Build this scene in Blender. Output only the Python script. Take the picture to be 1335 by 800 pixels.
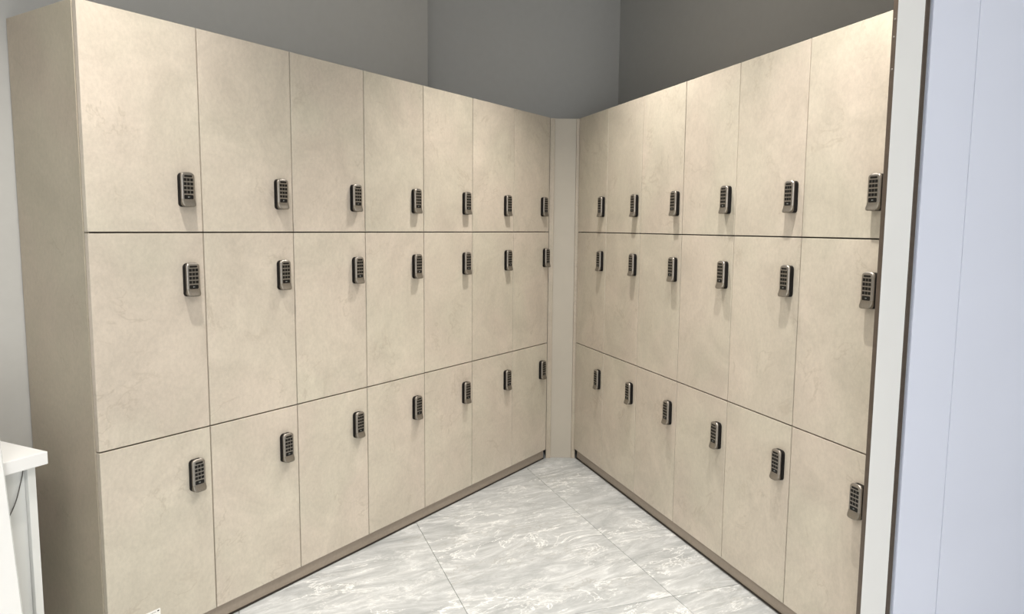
import bpy, bmesh, math, random
from mathutils import Vector, Matrix

for o in list(bpy.data.objects):
    bpy.data.objects.remove(o, do_unlink=True)
SC = bpy.context.scene
COL = SC.collection
R = math.radians

# ------------------------------------------------------------------ camera
CAM_H = 1.352
PITCH, ROLL, FPX = 6.1828, 0.4902, 961.486
cd = bpy.data.cameras.new('camera')
cam = bpy.data.objects.new('camera', cd)
COL.objects.link(cam)
cd.sensor_fit = 'HORIZONTAL'
cd.sensor_width = 36.0
cd.lens = FPX / 1335 * 36.0
cd.clip_start = 0.02
cam.matrix_world = (Matrix.Translation((0, 0, CAM_H)) @ Matrix.Rotation(R(90 - PITCH), 4, 'X')
                    @ Matrix.Rotation(R(-ROLL) * -1, 4, 'Z'))
SC.camera = cam

# ------------------------------------------------------------------ exposure, world
SC.view_settings.view_transform = 'Standard'
SC.view_settings.look = 'None'
SC.view_settings.gamma = 1
SC.view_settings.use_curve_mapping = False
SC.view_settings.exposure = 0.12
w = bpy.data.worlds.new('world')
SC.world = w
w.use_nodes = True
w.node_tree.nodes['Background'].inputs[0].default_value = (1, 1, 1, 1)
w.node_tree.nodes['Background'].inputs[1].default_value = 0.3

CEIL = 2.80
WARM = (1.0, 0.945, 0.87)
# recessed downlights: (x, y, watts)
SPOTS = [(0.30, 3.13, 128), (0.62, 2.02, 140), (-0.82, 1.73, 118), (-0.10, 0.40, 60), (1.0, -0.9, 50)]
SPOT_CONE, SPOT_BLEND = 102, 1.0
# unseen ceiling panel added as fill: (x, y, size x, size y, watts, colour)
FILL_PANELS = [(-0.6, -0.6, 1.2, 0.6, 36, (1.0, 0.97, 0.93))]
# added window-shaped fill light, unseen: centre x, centre z, width, height, watts, colour
FILL_WIN = (0.9, 1.35, 2.2, 1.5, 42, (0.84, 0.91, 1.0))


def add_lights():
    for i, (x, y, p) in enumerate(SPOTS):
        l = bpy.data.lights.new('downlight_lamp', 'SPOT')
        l.energy = p
        l.color = WARM
        l.spot_size = R(SPOT_CONE)
        l.spot_blend = SPOT_BLEND
        l.shadow_soft_size = 0.022
        o = bpy.data.objects.new('downlight_lamp', l)
        o.location = (x, y, CEIL - 0.022)
        COL.objects.link(o)
    for x, y, sx, sy, p, c in FILL_PANELS:
        l = bpy.data.lights.new('panel_fill', 'AREA')
        l.shape = 'RECTANGLE'
        l.size, l.size_y = sx, sy
        l.energy = p
        l.color = c
        o = bpy.data.objects.new('panel_fill', l)
        o.location = (x, y, CEIL - 0.03)
        COL.objects.link(o)
    x, z, sx, sz, p, c = FILL_WIN
    l = bpy.data.lights.new('window_fill', 'AREA')  # cool fill added from behind the camera for the upper walls
    l.shape = 'RECTANGLE'
    l.size, l.size_y = sx, sz
    l.energy = p
    l.color = c
    o = bpy.data.objects.new('window_fill', l)
    o.location = (x, -2.34, z)
    o.rotation_euler = (R(90), 0, 0)
    COL.objects.link(o)


add_lights()

# ------------------------------------------------------------------ layout numbers
aL, aR = R(56.695), R(-72.0386)
L0 = Vector((-1.19317, 2.07594, 0))
R0 = Vector((0.37224, 4.22118, 0))
wL, wR = 0.36380, 0.37494
dL = Vector((math.cos(aL), math.sin(aL), 0))
nL = Vector((-dL.y, dL.x, 0))
dR = Vector((math.cos(aR), math.sin(aR), 0))
nR = Vector((-dR.y, dR.x, 0))
ZT = [1.9625, 1.3265, 0.6906, 0.0579]      # top edge of the rows and the bottom of the doors
DEPTH = 0.388
GAP = 0.0048


# ------------------------------------------------------------------ mesh helpers
def box(bm, x0, x1, y0, y1, z0, z1, mi=0, M=None):
    vs = [Vector((x, y, z)) for x in (x0, x1) for y in (y0, y1) for z in (z0, z1)]
    if M is not None:
        vs = [M @ v for v in vs]
    v = [bm.verts.new(c) for c in vs]
    fs = []
    for q in ((0, 1, 3, 2), (4, 6, 7, 5), (0, 4, 5, 1), (2, 3, 7, 6), (0, 2, 6, 4), (1, 5, 7, 3)):
        f = bm.faces.new([v[i] for i in q])
        f.material_index = mi
        fs.append(f)
    return fs


def bevel(bm, off, seg=1):
    bmesh.ops.bevel(bm, geom=list(bm.edges), offset=off, segments=seg, affect='EDGES', profile=0.5)


def finish(name, bm, mat, parent=None, loc=None, rot=None, smooth=False):
    me = bpy.data.meshes.new(name)
    bmesh.ops.recalc_face_normals(bm, faces=bm.faces[:])
    bm.to_mesh(me)
    bm.free()
    if smooth:
        for p in me.polygons:
            p.use_smooth = True
    for m in (mat if isinstance(mat, (list, tuple)) else [mat]):
        me.materials.append(m)
    o = bpy.data.objects.new(name, me)
    COL.objects.link(o)
    if parent is not None:
        o.parent = parent
    if loc is not None:
        o.location = loc
    if rot is not None:
        o.rotation_euler = (0, 0, rot)
    return o


def tag(o, label=None, cat=None, group=None, kind=None):
    if label: o['label'] = label
    if cat: o['category'] = cat
    if group: o['group'] = group
    if kind: o['kind'] = kind
    return o


def empty(name, loc, rz=0.0):
    o = bpy.data.objects.new(name, None)
    o.empty_display_size = 0.05
    o.location = loc
    o.rotation_euler = (0, 0, rz)
    COL.objects.link(o)
    return o


def poly_prism(bm, pts, z0, z1, mi=0):
    a = [bm.verts.new((x, y, z0)) for x, y in pts]
    b = [bm.verts.new((x, y, z1)) for x, y in pts]
    fs = [bm.faces.new(a[::-1]), bm.faces.new(b)]
    n = len(pts)
    for i in range(n):
        fs.append(bm.faces.new((a[i], a[(i + 1) % n], b[(i + 1) % n], b[i])))
    for f in fs: f.material_index = mi


# ------------------------------------------------------------------ materials
class NT:
    def __init__(self, name):
        self.m = bpy.data.materials.new(name)
        self.m.use_nodes = True
        self.t = self.m.node_tree
        self.b = self.t.nodes['Principled BSDF']

    def n(self, typ, **kw):
        nd = self.t.nodes.new(typ)
        for k, v in kw.items():
            if k in nd.inputs.keys():
                nd.inputs[k].default_value = v
            else:
                setattr(nd, k, v)
        return nd

    def l(self, a, b):
        self.t.links.new(a, b)

    def ramp(self, src, stops, interp='LINEAR'):
        r = self.n('ShaderNodeValToRGB')
        e = r.color_ramp
        e.interpolation = interp
        while len(e.elements) > 1:
            e.elements.remove(e.elements[-1])
        e.elements[0].position = stops[0][0]
        e.elements[0].color = stops[0][1]
        for p, c in stops[1:]:
            x = e.elements.new(p)
            x.color = c
        self.l(src, r.inputs[0])
        return r.outputs[0]

    def mix(self, fac, a, b, mode='MIX'):
        m = self.n('ShaderNodeMix', data_type='RGBA', blend_type=mode)
        for i, s in ((0, fac), (6, a), (7, b)):
            if isinstance(s, (int, float, tuple)):
                m.inputs[i].default_value = s
            else:
                self.l(s, m.inputs[i])
        return m.outputs[2]


def g(v):
    return (v, v, v, 1)


def simple(name, col, rough=0.5, metal=0.0, noise=0.0, nscale=40.0, bump=0.0, spec=0.5):
    k = NT(name)
    k.b.inputs['Roughness'].default_value = rough
    k.b.inputs['Metallic'].default_value = metal
    k.b.inputs['Specular IOR Level'].default_value = spec
    tc = k.n('ShaderNodeTexCoord')
    nz = k.n('ShaderNodeTexNoise', Scale=nscale, Detail=4.0)
    k.l(tc.outputs['Object'], nz.inputs['Vector'])
    c = k.ramp(nz.outputs['Fac'], [(0.3, tuple(x * (1 - noise) for x in col) + (1,)), (0.7, tuple(min(1, x * (1 + noise)) for x in col) + (1,))])
    k.l(c, k.b.inputs['Base Color'])
    if bump:
        bp = k.n('ShaderNodeBump', Strength=bump, Distance=0.002)
        k.l(nz.outputs['Fac'], bp.inputs['Height'])
        k.l(bp.outputs[0], k.b.inputs['Normal'])
    return k.m


def laminate(name, light, dark, vein):
    k = NT(name)
    tc = k.n('ShaderNodeTexCoord')
    oi = k.n('ShaderNodeObjectInfo')
    mu = k.n('ShaderNodeMath', operation='MULTIPLY')
    mu.inputs[1].default_value = 37.0
    k.l(oi.outputs['Random'], mu.inputs[0])
    ad = k.n('ShaderNodeVectorMath', operation='ADD')
    k.l(tc.outputs['Object'], ad.inputs[0])
    k.l(mu.outputs[0], ad.inputs[1])
    v = ad.outputs[0]
    big = k.n('ShaderNodeTexNoise', Scale=4.2, Detail=12.0, Roughness=0.72, Distortion=0.7)
    k.l(v, big.inputs['Vector'])
    base = k.ramp(big.outputs['Fac'], [(0.30, dark + (1,)), (0.50, tuple((a + b) / 2 for a, b in zip(light, dark)) + (1,)), (0.70, light + (1,))])
    # green-pink drift of the stone print
    hue = k.n('ShaderNodeTexNoise', Scale=2.1, Detail=3.0, Distortion=0.5)
    k.l(v, hue.inputs['Vector'])
    tint = k.ramp(hue.outputs['Fac'], [(0.38, (0.985, 1.0, 0.975, 1)), (0.62, (1.0, 0.975, 0.97, 1))])
    base = k.mix(1.0, base, tint, 'MULTIPLY')
    # thin wandering veins
    vn = k.n('ShaderNodeTexNoise', Scale=3.4, Detail=5.0, Roughness=0.6, Distortion=0.7)
    k.l(v, vn.inputs['Vector'])
    vm = k.ramp(vn.outputs['Fac'], [(0.484, g(0)), (0.5, g(1)), (0.512, g(0))])
    msk = k.n('ShaderNodeTexNoise', Scale=6.0, Detail=2.0)
    k.l(v, msk.inputs['Vector'])
    mm = k.ramp(msk.outputs['Fac'], [(0.50, g(0)), (0.62, g(0.38))])
    vf = k.mix(1.0, vm, mm, 'MULTIPLY')
    base = k.mix(vf, base, vein + (1,))
    # fine speckle
    mp = k.n('ShaderNodeMapping')
    mp.inputs['Scale'].default_value = (1.0, 1.0, 0.7)
    k.l(v, mp.inputs['Vector'])
    fine = k.n('ShaderNodeTexNoise', Scale=95.0, Detail=5.0, Roughness=0.7)
    k.l(mp.outputs[0], fine.inputs['Vector'])
    fc = k.ramp(fine.outputs['Fac'], [(0.32, g(0.90)), (0.62, g(1.0))])
    base = k.mix(1.0, base, fc, 'MULTIPLY')
    k.l(base, k.b.inputs['Base Color'])
    k.b.inputs['Roughness'].default_value = 0.42
    k.b.inputs['Specular IOR Level'].default_value = 0.4
    bp = k.n('ShaderNodeBump', Strength=0.12, Distance=0.002)
    k.l(fine.outputs['Fac'], bp.inputs['Height'])
    k.l(bp.outputs[0], k.b.inputs['Normal'])
    return k.m


def marble():
    k = NT('grey marble tile')
    tc = k.n('ShaderNodeTexCoord')
    oi = k.n('ShaderNodeObjectInfo')
    mu = k.n('ShaderNodeMath', operation='MULTIPLY')
    mu.inputs[1].default_value = 23.0
    k.l(oi.outputs['Random'], mu.inputs[0])
    ad = k.n('ShaderNodeVectorMath', operation='ADD')
    k.l(tc.outputs['Object'], ad.inputs[0])
    k.l(mu.outputs[0], ad.inputs[1])
    mp = k.n('ShaderNodeMapping')
    mp.inputs['Rotation'].default_value = (0, 0, R(-100))
    k.l(ad.outputs[0], mp.inputs['Vector'])
    mp2 = k.n('ShaderNodeMapping')
    mp2.inputs['Scale'].default_value = (0.8, 2.2, 1.0)
    k.l(mp.outputs[0], mp2.inputs['Vector'])
    v = mp2.outputs[0]
    a = k.n('ShaderNodeTexNoise', Scale=5.5, Detail=14.0, Roughness=0.74, Distortion=1.1)
    k.l(v, a.inputs['Vector'])
    base = k.ramp(a.outputs['Fac'], [(0.34, (0.315, 0.33, 0.335, 1)), (0.46, (0.41, 0.425, 0.43, 1)), (0.54, (0.48, 0.495, 0.50, 1)), (0.66, (0.64, 0.655, 0.66, 1))])

    def vein(scale, dist, lo, mid, hi, mlo, mhi, seed):
        mo = k.n('ShaderNodeVectorMath', operation='ADD')
        mo.inputs[1].default_value = (seed, seed * 1.7, 0)
        k.l(v, mo.inputs[0])
        n1 = k.n('ShaderNodeTexNoise', Scale=scale, Detail=7.0, Roughness=0.62, Distortion=dist)
        k.l(mo.outputs[0], n1.inputs['Vector'])
        r1 = k.ramp(n1.outputs['Fac'], [(lo, g(0)), (mid, g(1)), (hi, g(0))])
        n2 = k.n('ShaderNodeTexNoise', Scale=scale * 0.7, Detail=3.0)
        k.l(mo.outputs[0], n2.inputs['Vector'])
        r2 = k.ramp(n2.outputs['Fac'], [(mlo, g(0)), (mhi, g(1))])
        return k.mix(1.0, r1, r2, 'MULTIPLY')
    v1 = vein(2.6, 0.9, 0.488, 0.50, 0.512, 0.40, 0.52, 3.1)
    v2 = vein(5.5, 1.2, 0.480, 0.50, 0.520, 0.46, 0.62, 9.4)
    v3 = vein(4.0, 1.6, 0.482, 0.50, 0.512, 0.50, 0.62, 17.0)
    base = k.mix(v3, base, (0.36, 0.36, 0.345, 1))
    c2 = k.mix(0.55, (0, 0, 0, 1), v2)
    base = k.mix(c2, base, (0.82, 0.82, 0.80, 1))
    c1 = k.mix(0.9, (0, 0, 0, 1), v1)
    base = k.mix(c1, base, (0.84, 0.845, 0.835, 1))
    k.l(base, k.b.inputs['Base Color'])
    k.b.inputs['Roughness'].default_value = 0.34
    k.b.inputs['Specular IOR Level'].default_value = 0.45
    bp = k.n('ShaderNodeBump', Strength=0.05, Distance=0.002)
    k.l(a.outputs['Fac'], bp.inputs['Height'])
    k.l(bp.outputs[0], k.b.inputs['Normal'])
    return k.m


M = {}
M['lam'] = laminate('beige stone laminate', (0.655, 0.592, 0.502), (0.510, 0.460, 0.388), (0.40, 0.34, 0.265))
M['lam_shade'] = laminate('shade-toned stone laminate', (0.49, 0.43, 0.345), (0.41, 0.36, 0.285), (0.33, 0.28, 0.21))  # locker laminate again, with shade toned into the colour
M['carcass'] = simple('brown board', (0.075, 0.055, 0.038), 0.6, noise=0.06)
M['plinth'] = simple('taupe plinth foil', (0.33, 0.275, 0.22), 0.38, noise=0.05, nscale=90)
M['seal'] = simple('dark plinth seal', (0.025, 0.018, 0.012), 0.5)
M['filler'] = simple('taupe filler board', (0.44, 0.40, 0.335), 0.5, noise=0.02, nscale=12)
M['metal'] = simple('satin nickel', (0.33, 0.305, 0.275), 0.36, 0.85, noise=0.05, nscale=300)
M['metal_lip'] = simple('satin nickel grip', (0.26, 0.235, 0.20), 0.42, 0.8, noise=0.08, nscale=300)
M['black'] = simple('black lock plastic', (0.006, 0.005, 0.005), 0.55, spec=0.2)
M['key'] = simple('black keypad key', (0.006, 0.006, 0.006), 0.45, spec=0.25)
M['mark'] = simple('pale key mark', (0.5, 0.5, 0.48), 0.5)
M['paint'] = simple('grey wall paint', (0.475, 0.47, 0.45), 0.75, noise=0.015, nscale=30, bump=0.08)
M['ceil'] = simple('white ceiling paint', (0.74, 0.74, 0.72), 0.8, noise=0.01)
M['grout'] = simple('grey tile grout', (0.20, 0.20, 0.19), 0.8, noise=0.05)
M['marble'] = marble()
M['white'] = simple('white melamine', (0.80, 0.80, 0.79), 0.35, noise=0.01, nscale=8)
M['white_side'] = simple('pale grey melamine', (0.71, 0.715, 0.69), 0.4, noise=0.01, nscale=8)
M['post'] = simple('white post face', (0.82, 0.81, 0.79), 0.4, noise=0.01, nscale=6)
M['bronze'] = simple('bronze aluminium', (0.11, 0.085, 0.068), 0.35, 0.35, noise=0.08, nscale=60)
M['grey_trim'] = simple('grey trim', (0.38, 0.40, 0.45), 0.4, 0.3, noise=0.04)
M['lav'] = simple('pale lavender panel', (0.74, 0.77, 0.885), 0.33, noise=0.012, nscale=3)
M['lavgap'] = simple('panel joint', (0.08, 0.08, 0.10), 0.7)
M['paper'] = simple('white paper label', (0.85, 0.84, 0.80), 0.55, noise=0.01)
M['ink'] = simple('black print', (0.03, 0.03, 0.03), 0.5)
M['cable'] = simple('dark cable', (0.10, 0.09, 0.08), 0.5)
em = NT('lamp diffuser')
em.b.inputs['Emission Color'].default_value = (1, 0.95, 0.86, 1)
em.b.inputs['Emission Strength'].default_value = 3.0
M['glow'] = em.m

# ------------------------------------------------------------------ the setting
FX0, FX1, FY0, FY1 = -4.2, 4.0, -2.6, 7.0
bm = bmesh.new()
box(bm, FX0, FX1, FY0, FY1, -0.12, -0.006)
floor = tag(finish('floor', bm, M['grout']), kind='structure')

# marble tiles, 0.755 x 1.51 m, laid along the right bank of lockers
TA = R(-70.4)
tu = Vector((math.cos(TA), math.sin(TA), 0))
tn = Vector((-tu.y, tu.x, 0))
TW, TL = 0.756, 1.512
seamB = Vector((0.362, 3.285, 0)).dot(tn)
seamC = Vector((0.598, 2.597, 0)).dot(tu)
tile_bm = bmesh.new()
box(tile_bm, 0.0014, TL - 0.0014, 0.0009, TW - 0.0009, -0.010, 0.0)
top_edges = [e for e in tile_bm.edges if all(abs(v.co.z) < 1e-6 for v in e.verts)]
bmesh.ops.bevel(tile_bm, geom=top_edges, offset=0.0006, segments=1, affect='EDGES')
tile0 = None
for i in range(-9, 9):
    for j in range(-8, 4):
        org = tu * (seamC + i * TL) + tn * (seamB + j * TW)
        c = org + tu * TL / 2 + tn * TW / 2
        if not (-2.3 < c.x < 2.6 and -1.6 < c.y < 5.0):
            continue
        cn = [org + tu * a + tn * b for a in (0, TL) for b in (0, TW)]
        if not all(FX0 < q.x < FX1 and FY0 < q.y < FY1 for q in cn):
            continue
        if tile0 is None:
            o = tile0 = finish('floor_tile', tile_bm, M['marble'], floor)
        else:
            o = tile0.copy()
            COL.objects.link(o)
            o.parent = floor
        o.location = org
        o.rotation_euler = (0, 0, TA)


def wall(name, a, b, n, z0=0.0, z1=CEIL, th=0.12, mat='paint'):
    """wall with its visible face from a to b, thickness along n"""
    bm = bmesh.new()
    pts = [a, b, b + n * th, a + n * th]
    poly_prism(bm, [(p.x, p.y) for p in pts], z0, z1)
    return tag(finish(name, bm, M[mat]), kind='structure')


WD = 0.409
# left wall: stops at a free corner above the fifth column of lockers
cL = Vector((-0.4497, 3.952, 0))
wall('wall_left', L0 + nL * WD - dL * 4.2, cL, nL, th=0.72)
# back wall at right angles to the right wall
cR = Vector((0.635, 4.690, 0))
cR = R0 + nR * WD + dR * ((cR - R0).dot(dR))
wall('wall_back', cR - nR * 1.9, cR + nR * 0.12, -dR, th=0.12)
wall('wall_right', cR, R0 + nR * WD + dR * 2.262, nR, th=0.12)

bm = bmesh.new()
box(bm, FX0, FX1, FY0, FY1, CEIL, CEIL + 0.1)
tag(finish('ceiling', bm, M['ceil']), kind='structure')

# entrance partition that closes the right bank: lavender panels with fine joints
U0 = 2.30
P = lambda u, n_: R0 + dR * u + nR * n_
part = None
bm = bmesh.new()
pts = [P(2.262, 0.042), P(2.262, 2.3), P(2.292, 2.3), P(2.292, 0.042)]
poly_prism(bm, [(p.x, p.y) for p in pts], 0, CEIL)
part = tag(finish('wall_entrance', bm, M['lavgap']), kind='structure')
edges = [0.0395, 0.2035, 0.8035, 1.4035, 2.0035]
for a, b in zip(edges[:-1], edges[1:]):
    bm = bmesh.new()
    box(bm, 0.0012, b - a - 0.0012, 0, 0.010, 0.002, CEIL - 0.002)
    bevel(bm, 0.0006)
    # local x runs along nR, local y back towards -dR
    o = finish('wall_panel', bm, M['lav'], part)
    o.location = P(U0, a)
    o.rotation_euler = (0, 0, aR + R(90))

# white post with bronze corner profiles
pb = empty('trim_1', P(U0, -0.0917), aR + R(90))
tag(pb, kind='structure')


def post_box(name, x0, x1, y0, y1, mat, bev=0.0008, z0=0.0, z1=CEIL - 0.001, lab=None):
    bm = bmesh.new()
    box(bm, x0, x1, y0, y1, z0, z1)
    if bev: bevel(bm, bev)
    o = finish(name, bm, M[mat], pb)
    if lab: o['label'] = lab
    return o


# local x along nR (to the right), y negative towards the camera, positive away
post_box('post_face', 0.0137, 0.1038, 0.0, 0.0150, 'post')
post_box('corner_profile', 0.0122, 0.0136, 0.0006, 0.0155, 'bronze', 0.0003)
post_box('corner_profile', 0.1042, 0.1195, -0.001, 0.0155, 'bronze')
post_box('grey_strip', 0.1197, 0.1308, 0.004, 0.030, 'grey_trim', lab='pale grey trim strip')  # slim grey strip beside the right bronze profile
for zz in (1.905, 1.86, 1.776):
    bm = bmesh.new()
    bmesh.ops.create_uvsphere(bm, u_segments=10, v_segments=6, radius=0.0028)
    bmesh.ops.scale(bm, vec=(0.5, 1, 1), verts=bm.verts[:])
    o = finish('screw', bm, M['metal'], pb, (0.0121, 0.008, zz), smooth=True)

# rest of the room behind the camera
wall('wall_front', Vector((FX0 + 0.1, -2.4, 0)), Vector((3.4, -2.4, 0)), Vector((0, -1, 0)), mat='paint')
wall('wall_side', Vector((3.4, -2.4, 0)), Vector((3.4, 3.2, 0)), Vector((1, 0, 0)), mat='paint')

x, z, sx, sz = FILL_WIN[:4]  # invented window, built to carry the added fill light
bm = bmesh.new()
for s_ in (-1, 1):
    box(bm, x - sx / 2 - 0.06, x + sx / 2 + 0.06, -2.40, -2.32, z + s_ * (sz / 2 + 0.03) - 0.03, z + s_ * (sz / 2 + 0.03) + 0.03)
    box(bm, x + s_ * (sx / 2 + 0.03) - 0.03, x + s_ * (sx / 2 + 0.03) + 0.03, -2.40, -2.32, z - sz / 2, z + sz / 2)
fill_win = tag(finish('fill_window_1', bm, M['white']), kind='structure')
bm = bmesh.new()
box(bm, x - sx / 2, x + sx / 2, -2.385, -2.36, z - sz / 2, z + sz / 2)
finish('pane', bm, M['glow'], fill_win)
# ceiling lights
def ring(bm, r, z, n=28):
    return [bm.verts.new((r * math.cos(2 * math.pi * i / n), r * math.sin(2 * math.pi * i / n), z)) for i in range(n)]


def bridge(bm, a, b):
    n = len(a)
    for i in range(n):
        bm.faces.new((a[i], a[(i + 1) % n], b[(i + 1) % n], b[i]))


where = ['over the narrow end of the locker aisle', 'near the white post of the right bank', 'over the white desk by the left bank',
         'above the photographer', 'behind the photographer']
for (x, y, p), wh in zip(SPOTS, where):
    t = empty('downlight', (x, y, CEIL))
    tag(t, 'round recessed ceiling downlight ' + wh, 'ceiling light', 'recessed downlights')
    bm = bmesh.new()
    rr = [ring(bm, r, z) for r, z in ((0.050, 0.0), (0.050, -0.006), (0.046, -0.008), (0.036, -0.007), (0.030, -0.002), (0.030, 0.0))]
    for a, b in zip(rr[:-1], rr[1:]): bridge(bm, a, b)
    finish('bezel', bm, M['white'], t, smooth=True)
    bm = bmesh.new()
    bm.faces.new(ring(bm, 0.029, -0.001))
    finish('diffuser', bm, M['glow'], t)
for k_, (x, y, sx, sy, p, c) in enumerate(FILL_PANELS):  # panel added out of view for general fill
    t = empty('ceiling_fill_panel', (x, y, CEIL))
    tag(t, 'flat rectangular ceiling panel added as fill light behind the photographer', 'ceiling light')
    bm = bmesh.new()
    for s in (-1, 1):
        box(bm, -sx / 2 - 0.02, sx / 2 + 0.02, s * sy / 2 - 0.01, s * sy / 2 + 0.01, -0.015, 0)
        box(bm, s * sx / 2 - 0.01, s * sx / 2 + 0.01, -sy / 2 + 0.01, sy / 2 - 0.01, -0.015, 0)
    finish('frame', bm, M['white'], t)
    bm = bmesh.new()
    box(bm, -sx / 2 + 0.01, sx / 2 - 0.01, -sy / 2 + 0.01, sy / 2 - 0.01, -0.008, -0.001)
    finish('diffuser', bm, M['glow'], t)

# ------------------------------------------------------------------ lockers
def smoothstep(a, b, x):
    t = max(0, min(1, (x - a) / (b - a)))
    return t * t * (3 - 2 * t)


LH, LW = 0.107, 0.046            # keypad lock height and width


def rounded(w, h, rt, rb, n=5):
    pts = []
    for cx, cz, r, a0 in ((w / 2 - rt, h - rt, rt, 0), (-w / 2 + rt, h - rt, rt, 90), (-w / 2 + rb, rb, rb, 180), (w / 2 - rb, rb, rb, 270)):
        for i in range(n + 1):
            a = R(a0 + 90 * i / n)
            pts.append((cx + r * math.cos(a), cz + r * math.sin(a)))
    return pts


def lock_body_mesh():
    bm = bmesh.new()
    loops = []
    for y, s in ((0.0, 0.0), (-0.002, 0.0), (-0.0135, 0.0), (-0.0145, 0.001)):
        loops.append([bm.verts.new((x * (1 - s * 30), y, z)) for x, z in rounded(LW + 0.001, LH - 0.002, 0.013, 0.011)])
    for a, b in zip(loops[:-1], loops[1:]):
        bridge(bm, a, b)
    bm.faces.new(loops[0])
    bm.faces.new(loops[-1])
    return bm


def half_width(z, h, w, rt, rb):
    hw = w / 2
    if z > h - rt:
        d = z - (h - rt)
        hw = w / 2 - rt + math.sqrt(max(0, rt * rt - d * d))
    elif z < rb:
        d = rb - z
        hw = w / 2 - rb + math.sqrt(max(0, rb * rb - d * d))
    return hw


def plate_front(z):
    """outward depth of the face plate at height z"""
    f = 0.0215
    if z > LH - 0.010:
        t = (z - (LH - 0.010)) / 0.010
        f -= 0.0048 * t * t
    if z < 0.026:
        t = (0.026 - z) / 0.026
        f += 0.0085 * t * t * (1.6 - 0.6 * t)
        if z < 0.003:
            f -= 0.002 * (1 - z / 0.003)
    return f


def lock_plate_mesh():
    bm = bmesh.new()
    zs = [0.0, 0.0006, 0.0016, 0.003, 0.005, 0.008, 0.011, 0.015, 0.0195, 0.024, 0.028, 0.045, 0.065, 0.085, LH - 0.013,
          LH - 0.010, LH - 0.007, LH - 0.004, LH - 0.002, LH - 0.0007, LH]
    ss = [-1, -0.975, -0.92, -0.84, -0.4, 0, 0.4, 0.84, 0.92, 0.975, 1]
    drop = {1: 0.0040, 0.975: 0.0022, 0.92: 0.0008, 0.84: 0.0, 0.4: 0, 0: 0}
    rows = []
    for z in zs:
        flare = 1 + 0.05 * smoothstep(0.03, 0.008, 0.038 - z if z < 0.03 else 0.0)
        hw = half_width(z, LH, LW, 0.014, 0.012)
        if z < 0.022: hw *= 1 + 0.05 * (1 - z / 0.022)
        f = plate_front(z)
        rows.append([bm.verts.new((s * hw, -(f - drop[abs(s)]), z)) for s in ss])
    for a, b in zip(rows[:-1], rows[1:]):
        for i in range(len(ss) - 1):
            fa = bm.faces.new((a[i], a[i + 1], b[i + 1], b[i]))
            fa.material_index = 1 if b[i].co.z <= 0.0241 else 0
    # skirt back to the black body
    per = [r[0] for r in rows] + rows[-1][1:] + [r[-1] for r in rows[::-1][1:]] + rows[0][-2:0:-1]
    back = [bm.verts.new((v.co.x * 0.99, -0.0135, min(max(v.co.z, 0.001), LH - 0.001))) for v in per]
    n = len(per)
    for i in range(n):
        fa = bm.faces.new((per[i], per[(i + 1) % n], back[(i + 1) % n], back[i]))
        zc = (per[i].co.z + per[(i + 1) % n].co.z) / 2
        fa.material_index = 1 if zc < 0.0241 else 0
    bm.faces.new(back)
    return bm


def key_mesh():
    bm = bmesh.new()
    top = LH
    for r in range(4):
        zc = top - 0.0235 - r * 0.0127
        for c in (-1, 0, 1):
            xc = c * 0.0112
            fs = box(bm, xc - 0.0046, xc + 0.0046, -0.0221, -0.0205, zc - 0.0044, zc + 0.0044)
    return bm


def window_mesh():
    bm = bmesh.new()
    def slab(cx, z0, w, h, r, y0=-0.0205, y1=-0.0220):
        pts = rounded(w, h, r, r, 3)
        a = [bm.verts.new((cx + x, y0, z0 + z)) for x, z in pts]
        b = [bm.verts.new((cx + x, y1, z0 + z)) for x, z in pts]
        bridge(bm, a, b)
        bm.faces.new(b)
    slab(0, LH - 0.083, 0.031, 0.0128, 0.003)
    return bm


def slot_mesh():
    bm = bmesh.new()
    pts = rounded(0.027, 0.006, 0.0028, 0.0028, 3)
    a = [bm.verts.new((x, -0.0190, LH - 0.0156 + z)) for x, z in pts]
    b = [bm.verts.new((x, -0.0219, LH - 0.0156 + z)) for x, z in pts]
    bridge(bm, a, b)
    bm.faces.new(b)
    return bm


def mark_mesh():
    bm = bmesh.new()
    box(bm, -0.0028, -0.0012, -0.02225, -0.0219, LH - 0.0785, LH - 0.0750)
    box(bm, 0.0006, 0.0028, -0.02225, -0.0219, LH - 0.0775, LH - 0.0758)
    return bm


def carcass_mesh(wd, h, e0=0.0003):
    bm = bmesh.new()
    t = 0.016
    y0, y1 = 0.0205, DEPTH - 0.002
    e = 0.0003
    box(bm, e0, e0 + t, y0, y1, e, h - e)
    box(bm, wd - t, wd - e, y0, y1, e, h - e)
    box(bm, e0 + t, wd - t, y0, y1, e, t)
    box(bm, e0 + t, wd - t, y0, y1, h - t, h - e)
    box(bm, e0 + t, wd - t, y1 - 0.006, y1, t, h - t)
    return bm


def door_mesh(wd, h):
    bm = bmesh.new()
    box(bm, GAP / 2, wd - GAP / 2, 0.0, 0.019, GAP / 2, h - GAP / 2)
    bevel(bm, 0.0007)
    return bm


def build_locker(wd, h, lx, lz, e0=0.0003):
    t = empty('locker', (0, 0, 0))
    finish('carcass', carcass_mesh(wd, h, e0), M['carcass'], t)
    finish('door', door_mesh(wd, h), M['lam'], t)
    k = finish('keypad_lock', lock_body_mesh(), M['black'], t, (lx, 0, lz - LH / 2))
    tag(k, 'black and satin nickel keypad lock')
    tag(finish('face_plate', lock_plate_mesh(), [M['metal'], M['metal_lip']], k, smooth=True), 'satin nickel cover plate with flared grip')
    tag(finish('keys', key_mesh(), M['key'], k), 'block of twelve black keys', kind='stuff')
    tag(finish('indicator_slot', slot_mesh(), M['key'], k), 'black slot above the keys')
    tag(finish('sensor_window', window_mesh(), M['key'], k), 'black window under the keys')
    tag(finish('window_mark', mark_mesh(), M['mark'], k), 'pale mark on the black window')
    return t


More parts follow.
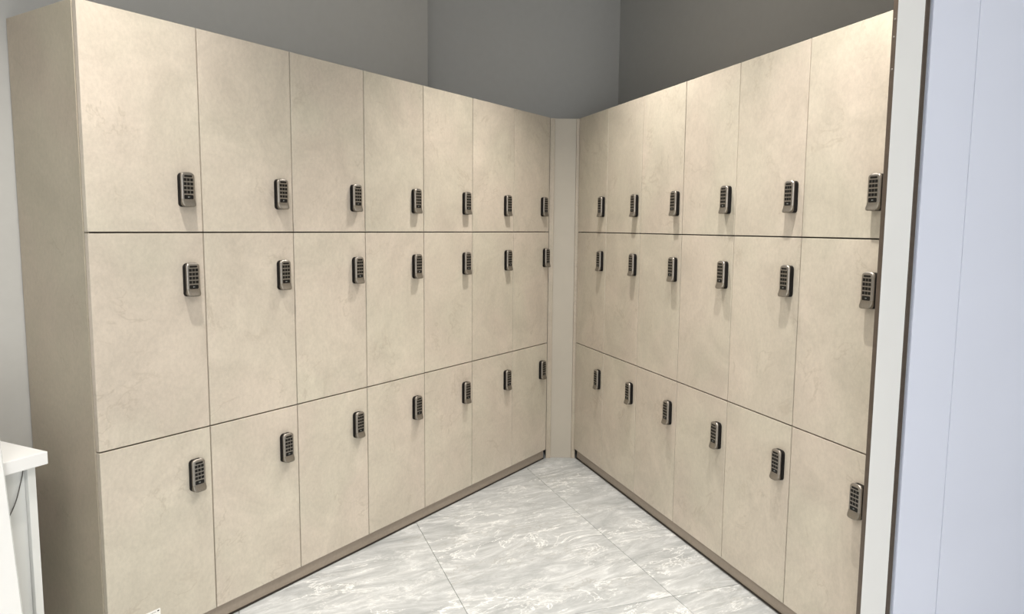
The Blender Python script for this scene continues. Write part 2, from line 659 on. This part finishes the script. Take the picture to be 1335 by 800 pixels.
def copy_tree(o, parent=None):
    c = o.copy()
    COL.objects.link(c)
    if parent is not None:
        c.parent = parent
    for ch in list(o.children):
        copy_tree(ch, c)
    return c


LK_L = [[(0.060, 0.133), (0.058, 0.134), (0.058, 0.134), (0.059, 0.134), (0.059, 0.136), (0.070, 0.135), (0.068, 0.139)],
        [(0.054, 0.488), (0.055, 0.485), (0.053, 0.486), (0.057, 0.487), (0.059, 0.487), (0.063, 0.490), (0.040, 0.492)],
        [(0.060, 0.486), (0.061, 0.487), (0.061, 0.491), (0.061, 0.488), (0.060, 0.489), (0.062, 0.490), (0.066, 0.487)]]
LK_R = [[(0.047, 0.135), (0.048, 0.132), (0.050, 0.132), (0.049, 0.136), (0.050, 0.134), (0.058, 0.134)],
        [(0.051, 0.487), (0.051, 0.486), (0.051, 0.485), (0.051, 0.486), (0.052, 0.489), (0.060, 0.488)],
        [(0.053, 0.483), (0.053, 0.489), (0.057, 0.484), (0.053, 0.485), (0.051, 0.486), (0.058, 0.488)]]
rown = ['top', 'middle', 'bottom']
ordn = ['first', 'second', 'third', 'fourth', 'fifth', 'sixth', 'seventh']
for bank, org, d, ang, wd, ncol, LK in (('left', L0, dL, aL, wL, 7, LK_L), ('right', R0, dR, aR, wR, 6, LK_R)):
    for r in range(3):
        h = ZT[r] - ZT[r + 1]
        first = None
        for c in range(ncol):
            lx, lz = LK[r][c]
            if first is None:
                t = first = build_locker(wd, h, wd - lx, lz, 0.0188 if bank == 'left' else 0.0003)
            else:
                t = copy_tree(first)
                if bank == 'left' and c == 1:
                    cm = bpy.data.meshes.new('carcass')
                    b_ = carcass_mesh(wd, h)
                    b_.to_mesh(cm)
                    b_.free()
                    cm.materials.append(M['carcass'])
                if bank == 'left':
                    for ch in t.children:
                        if ch.name.startswith('carcass'):
                            ch.data = cm
            for ch in t.children:
                if ch.name.startswith('keypad_lock'):
                    ch.location = (wd - lx, 0, lz - LH / 2)
            p = org + d * (wd * c)
            t.location = (p.x, p.y, ZT[r + 1])
            t.rotation_euler = (0, 0, ang)
            if bank == 'left':
                near = {}.get(c, '')
                lab = 'beige locker, %s row, %s column from left end of left bank%s' % (rown[r], ordn[c], near)
            else:
                near = {}.get(c, '')
                lab = 'beige locker, %s row, %s column from corner in right bank%s' % (rown[r], ordn[c], near)
            if bank == 'left' and r == 2 and c == 0:
                lab = 'beige locker with white paper label, bottom row, left end of left bank'
            t['label'] = lab
            t['category'] = 'locker'
            t['group'] = 'keypad lockers in the %s bank' % bank

# end panel of the left bank
t = empty('end_panel', L0, aL)
tag(t, 'tall stone-look side panel with shade put into its brownish colour, closing the left end of the left locker bank', 'panel')
bm = bmesh.new()
box(bm, 0.0008, 0.0182, 0.0222, 0.4035, 0.001, ZT[0])
bevel(bm, 0.0006)
finish('board', bm, M['lam_shade'], t)

# corner filler between the banks
cf = empty('corner_filler', L0 + dL * (7 * wL), 0)
tag(cf, 'plain taupe vertical filler strip in the corner between both locker banks', 'panel')
p0 = L0 + dL * (7 * wL)
p1 = R0.copy()
yb = 4.238 - p0.y
bm = bmesh.new()
box(bm, 0.028, 0.150, yb, yb + 0.016, 0.0005, ZT[0] - 0.002)
bevel(bm, 0.0006)
finish('board', bm, M['filler'], cf)
for x0, x1, yy in ((0.0012, 0.0272, yb - 0.014), (0.1508, 0.1725, yb - 0.006)):
    bm = bmesh.new()
    box(bm, x0, x1, yy + 0.001, yb + 0.016, 0.0005, ZT[0] - 0.002)
    bevel(bm, 0.0006)
    finish('edge_strip', bm, M['lam_shade'], cf)

# plinths
for nm, org, ang, ln, lab in (('l', L0, aL, 7 * wL, 'long taupe plinth board under the left locker bank'),
                              ('r', R0, aR, 6 * wR, 'long taupe plinth board under the right locker bank')):
    t = empty('plinth', org, ang)
    tag(t, lab, 'plinth')
    bm = bmesh.new()
    box(bm, 0.0186 if nm == 'l' else 0.001, ln - 0.001, 0.018, 0.034, 0.0065, ZT[3] - 0.0008)
    finish('board', bm, M['plinth'], t)
    bm = bmesh.new()
    box(bm, 0.0186 if nm == 'l' else 0.001, ln - 0.001, 0.0145, 0.034, 0.0, 0.0064)
    finish('seal_strip', bm, M['seal'], t)['label'] = 'dark strip sealing the plinth to the floor'
    bm = bmesh.new()
    for q in range(6):
        x = ln * (q + 0.5) / 6
        box(bm, x - 0.02, x + 0.02, 0.05, DEPTH - 0.02, 0.0, ZT[3] - 0.0008)
    finish('support', bm, M['carcass'], t)

# paper label near the foot of the first bottom door
lb = empty('paper_label', L0 + dL * 0.1643 - nL * 0.0002 + Vector((0, 0, 0.1485)), aL)
tag(lb, 'small white printed paper label stuck low on the leftmost bottom locker door', 'label')
bm = bmesh.new()
pts = rounded(0.075, 0.045, 0.003, 0.003, 3)
a = [bm.verts.new((x - 0.0375, 0.0, z - 0.045)) for x, z in pts]
b = [bm.verts.new((x - 0.0375, -0.0005, z - 0.045)) for x, z in pts]
bridge(bm, a, b); bm.faces.new(a); bm.faces.new(b)
finish('paper', bm, M['paper'], lb)
bm = bmesh.new()
rnd = random.Random(3)
box(bm, -0.0105, -0.0045, -0.0008, -0.0004, -0.0085, -0.0045)
x = -0.014
while x > -0.068:
    ww = rnd.uniform(0.001, 0.0035)
    box(bm, x - ww, x, -0.0008, -0.0004, -0.0082, -0.0072 + rnd.uniform(0, 0.001))
    x -= ww + rnd.uniform(0.0008, 0.002)
for zz in (-0.016, -0.024, -0.032):
    box(bm, -0.064, -0.010 - rnd.uniform(0, 0.02), -0.0008, -0.0004, zz - 0.0006, zz + 0.0006)
finish('print', bm, M['ink'], lb)['label'] = 'small dark print'

# ------------------------------------------------------------------ white desk, leaning board, cable
DA = R(64)
C = Vector((-1.2298, 1.9043, 0))
dk = empty('desk', C, DA)
tag(dk, 'white desk with thick top standing beside the left end of the lockers', 'desk')
# local x along the front edge (lockers = +x), local y towards the wall
bm = bmesh.new()
box(bm, -1.25, 0.0, 0.0, 0.43, 0.716, 0.750)
bevel(bm, 0.0015, 2)
finish('desktop', bm, M['white'], dk)
for x0 in (-0.0430, -1.225):
    bm = bmesh.new()
    box(bm, x0, x0 + 0.0205, 0.020, 0.42, 0.0, 0.7155)
    bevel(bm, 0.0008)
    finish('side_panel', bm, M['white_side'], dk)
bm = bmesh.new()
box(bm, -1.203, -0.0440, 0.033, 0.049, 0.05, 0.7155)
finish('front_panel', bm, M['white_side'], dk)
fd = Vector((math.cos(DA), math.sin(DA), 0))
bk = Vector((-fd.y, fd.x, 0))

# the leaning board: foot away from the desk, upper part against the edge of the top
slope = 0.1046
bb = empty('leaning_board', C + fd * -0.124 - bk * 0.0818, DA)
tag(bb, 'white board leaning against the front of the desk at lower left', 'board')
tilt = math.atan(slope)
bm = bmesh.new()
MM = Matrix.Rotation(-tilt, 4, 'X')
box(bm, -0.50, 0.0, -0.018, 0.0, 0.002, 0.98, M=MM)
bevel(bm, 0.0012)
finish('panel', bm, M['white'], bb)
bm = bmesh.new()
box(bm, 0.0003, 0.0012, -0.0178, -0.0002, 0.003, 0.979, M=MM)
finish('edge_band', bm, M['white_side'], bb)

cu = bpy.data.curves.new('cable', 'CURVE')
cu.dimensions = '3D'
cu.bevel_depth = 0.0013
cu.bevel_resolution = 2
sp = cu.splines.new('BEZIER')
pl = [(-0.0465, 0.0300, 0.7130), (-0.056, 0.0300, 0.676), (-0.080, 0.0300, 0.612), (-0.17, 0.0300, 0.50), (-0.40, 0.0300, 0.43)]
sp.bezier_points.add(len(pl) - 1)
for bp_, p in zip(sp.bezier_points, pl):
    bp_.co = p
    bp_.handle_left_type = bp_.handle_right_type = 'AUTO'
tmp = bpy.data.objects.new('cable_tmp', cu)
me = bpy.data.meshes.new_from_object(tmp)
bpy.data.objects.remove(tmp)
me.materials.clear()
me.materials.append(M['cable'])
cb = bpy.data.objects.new('cable', me)
COL.objects.link(cb)
cb.location = C
cb.rotation_euler = (0, 0, DA)
tag(cb, 'thin dark cable hanging under the white desktop', 'cable')
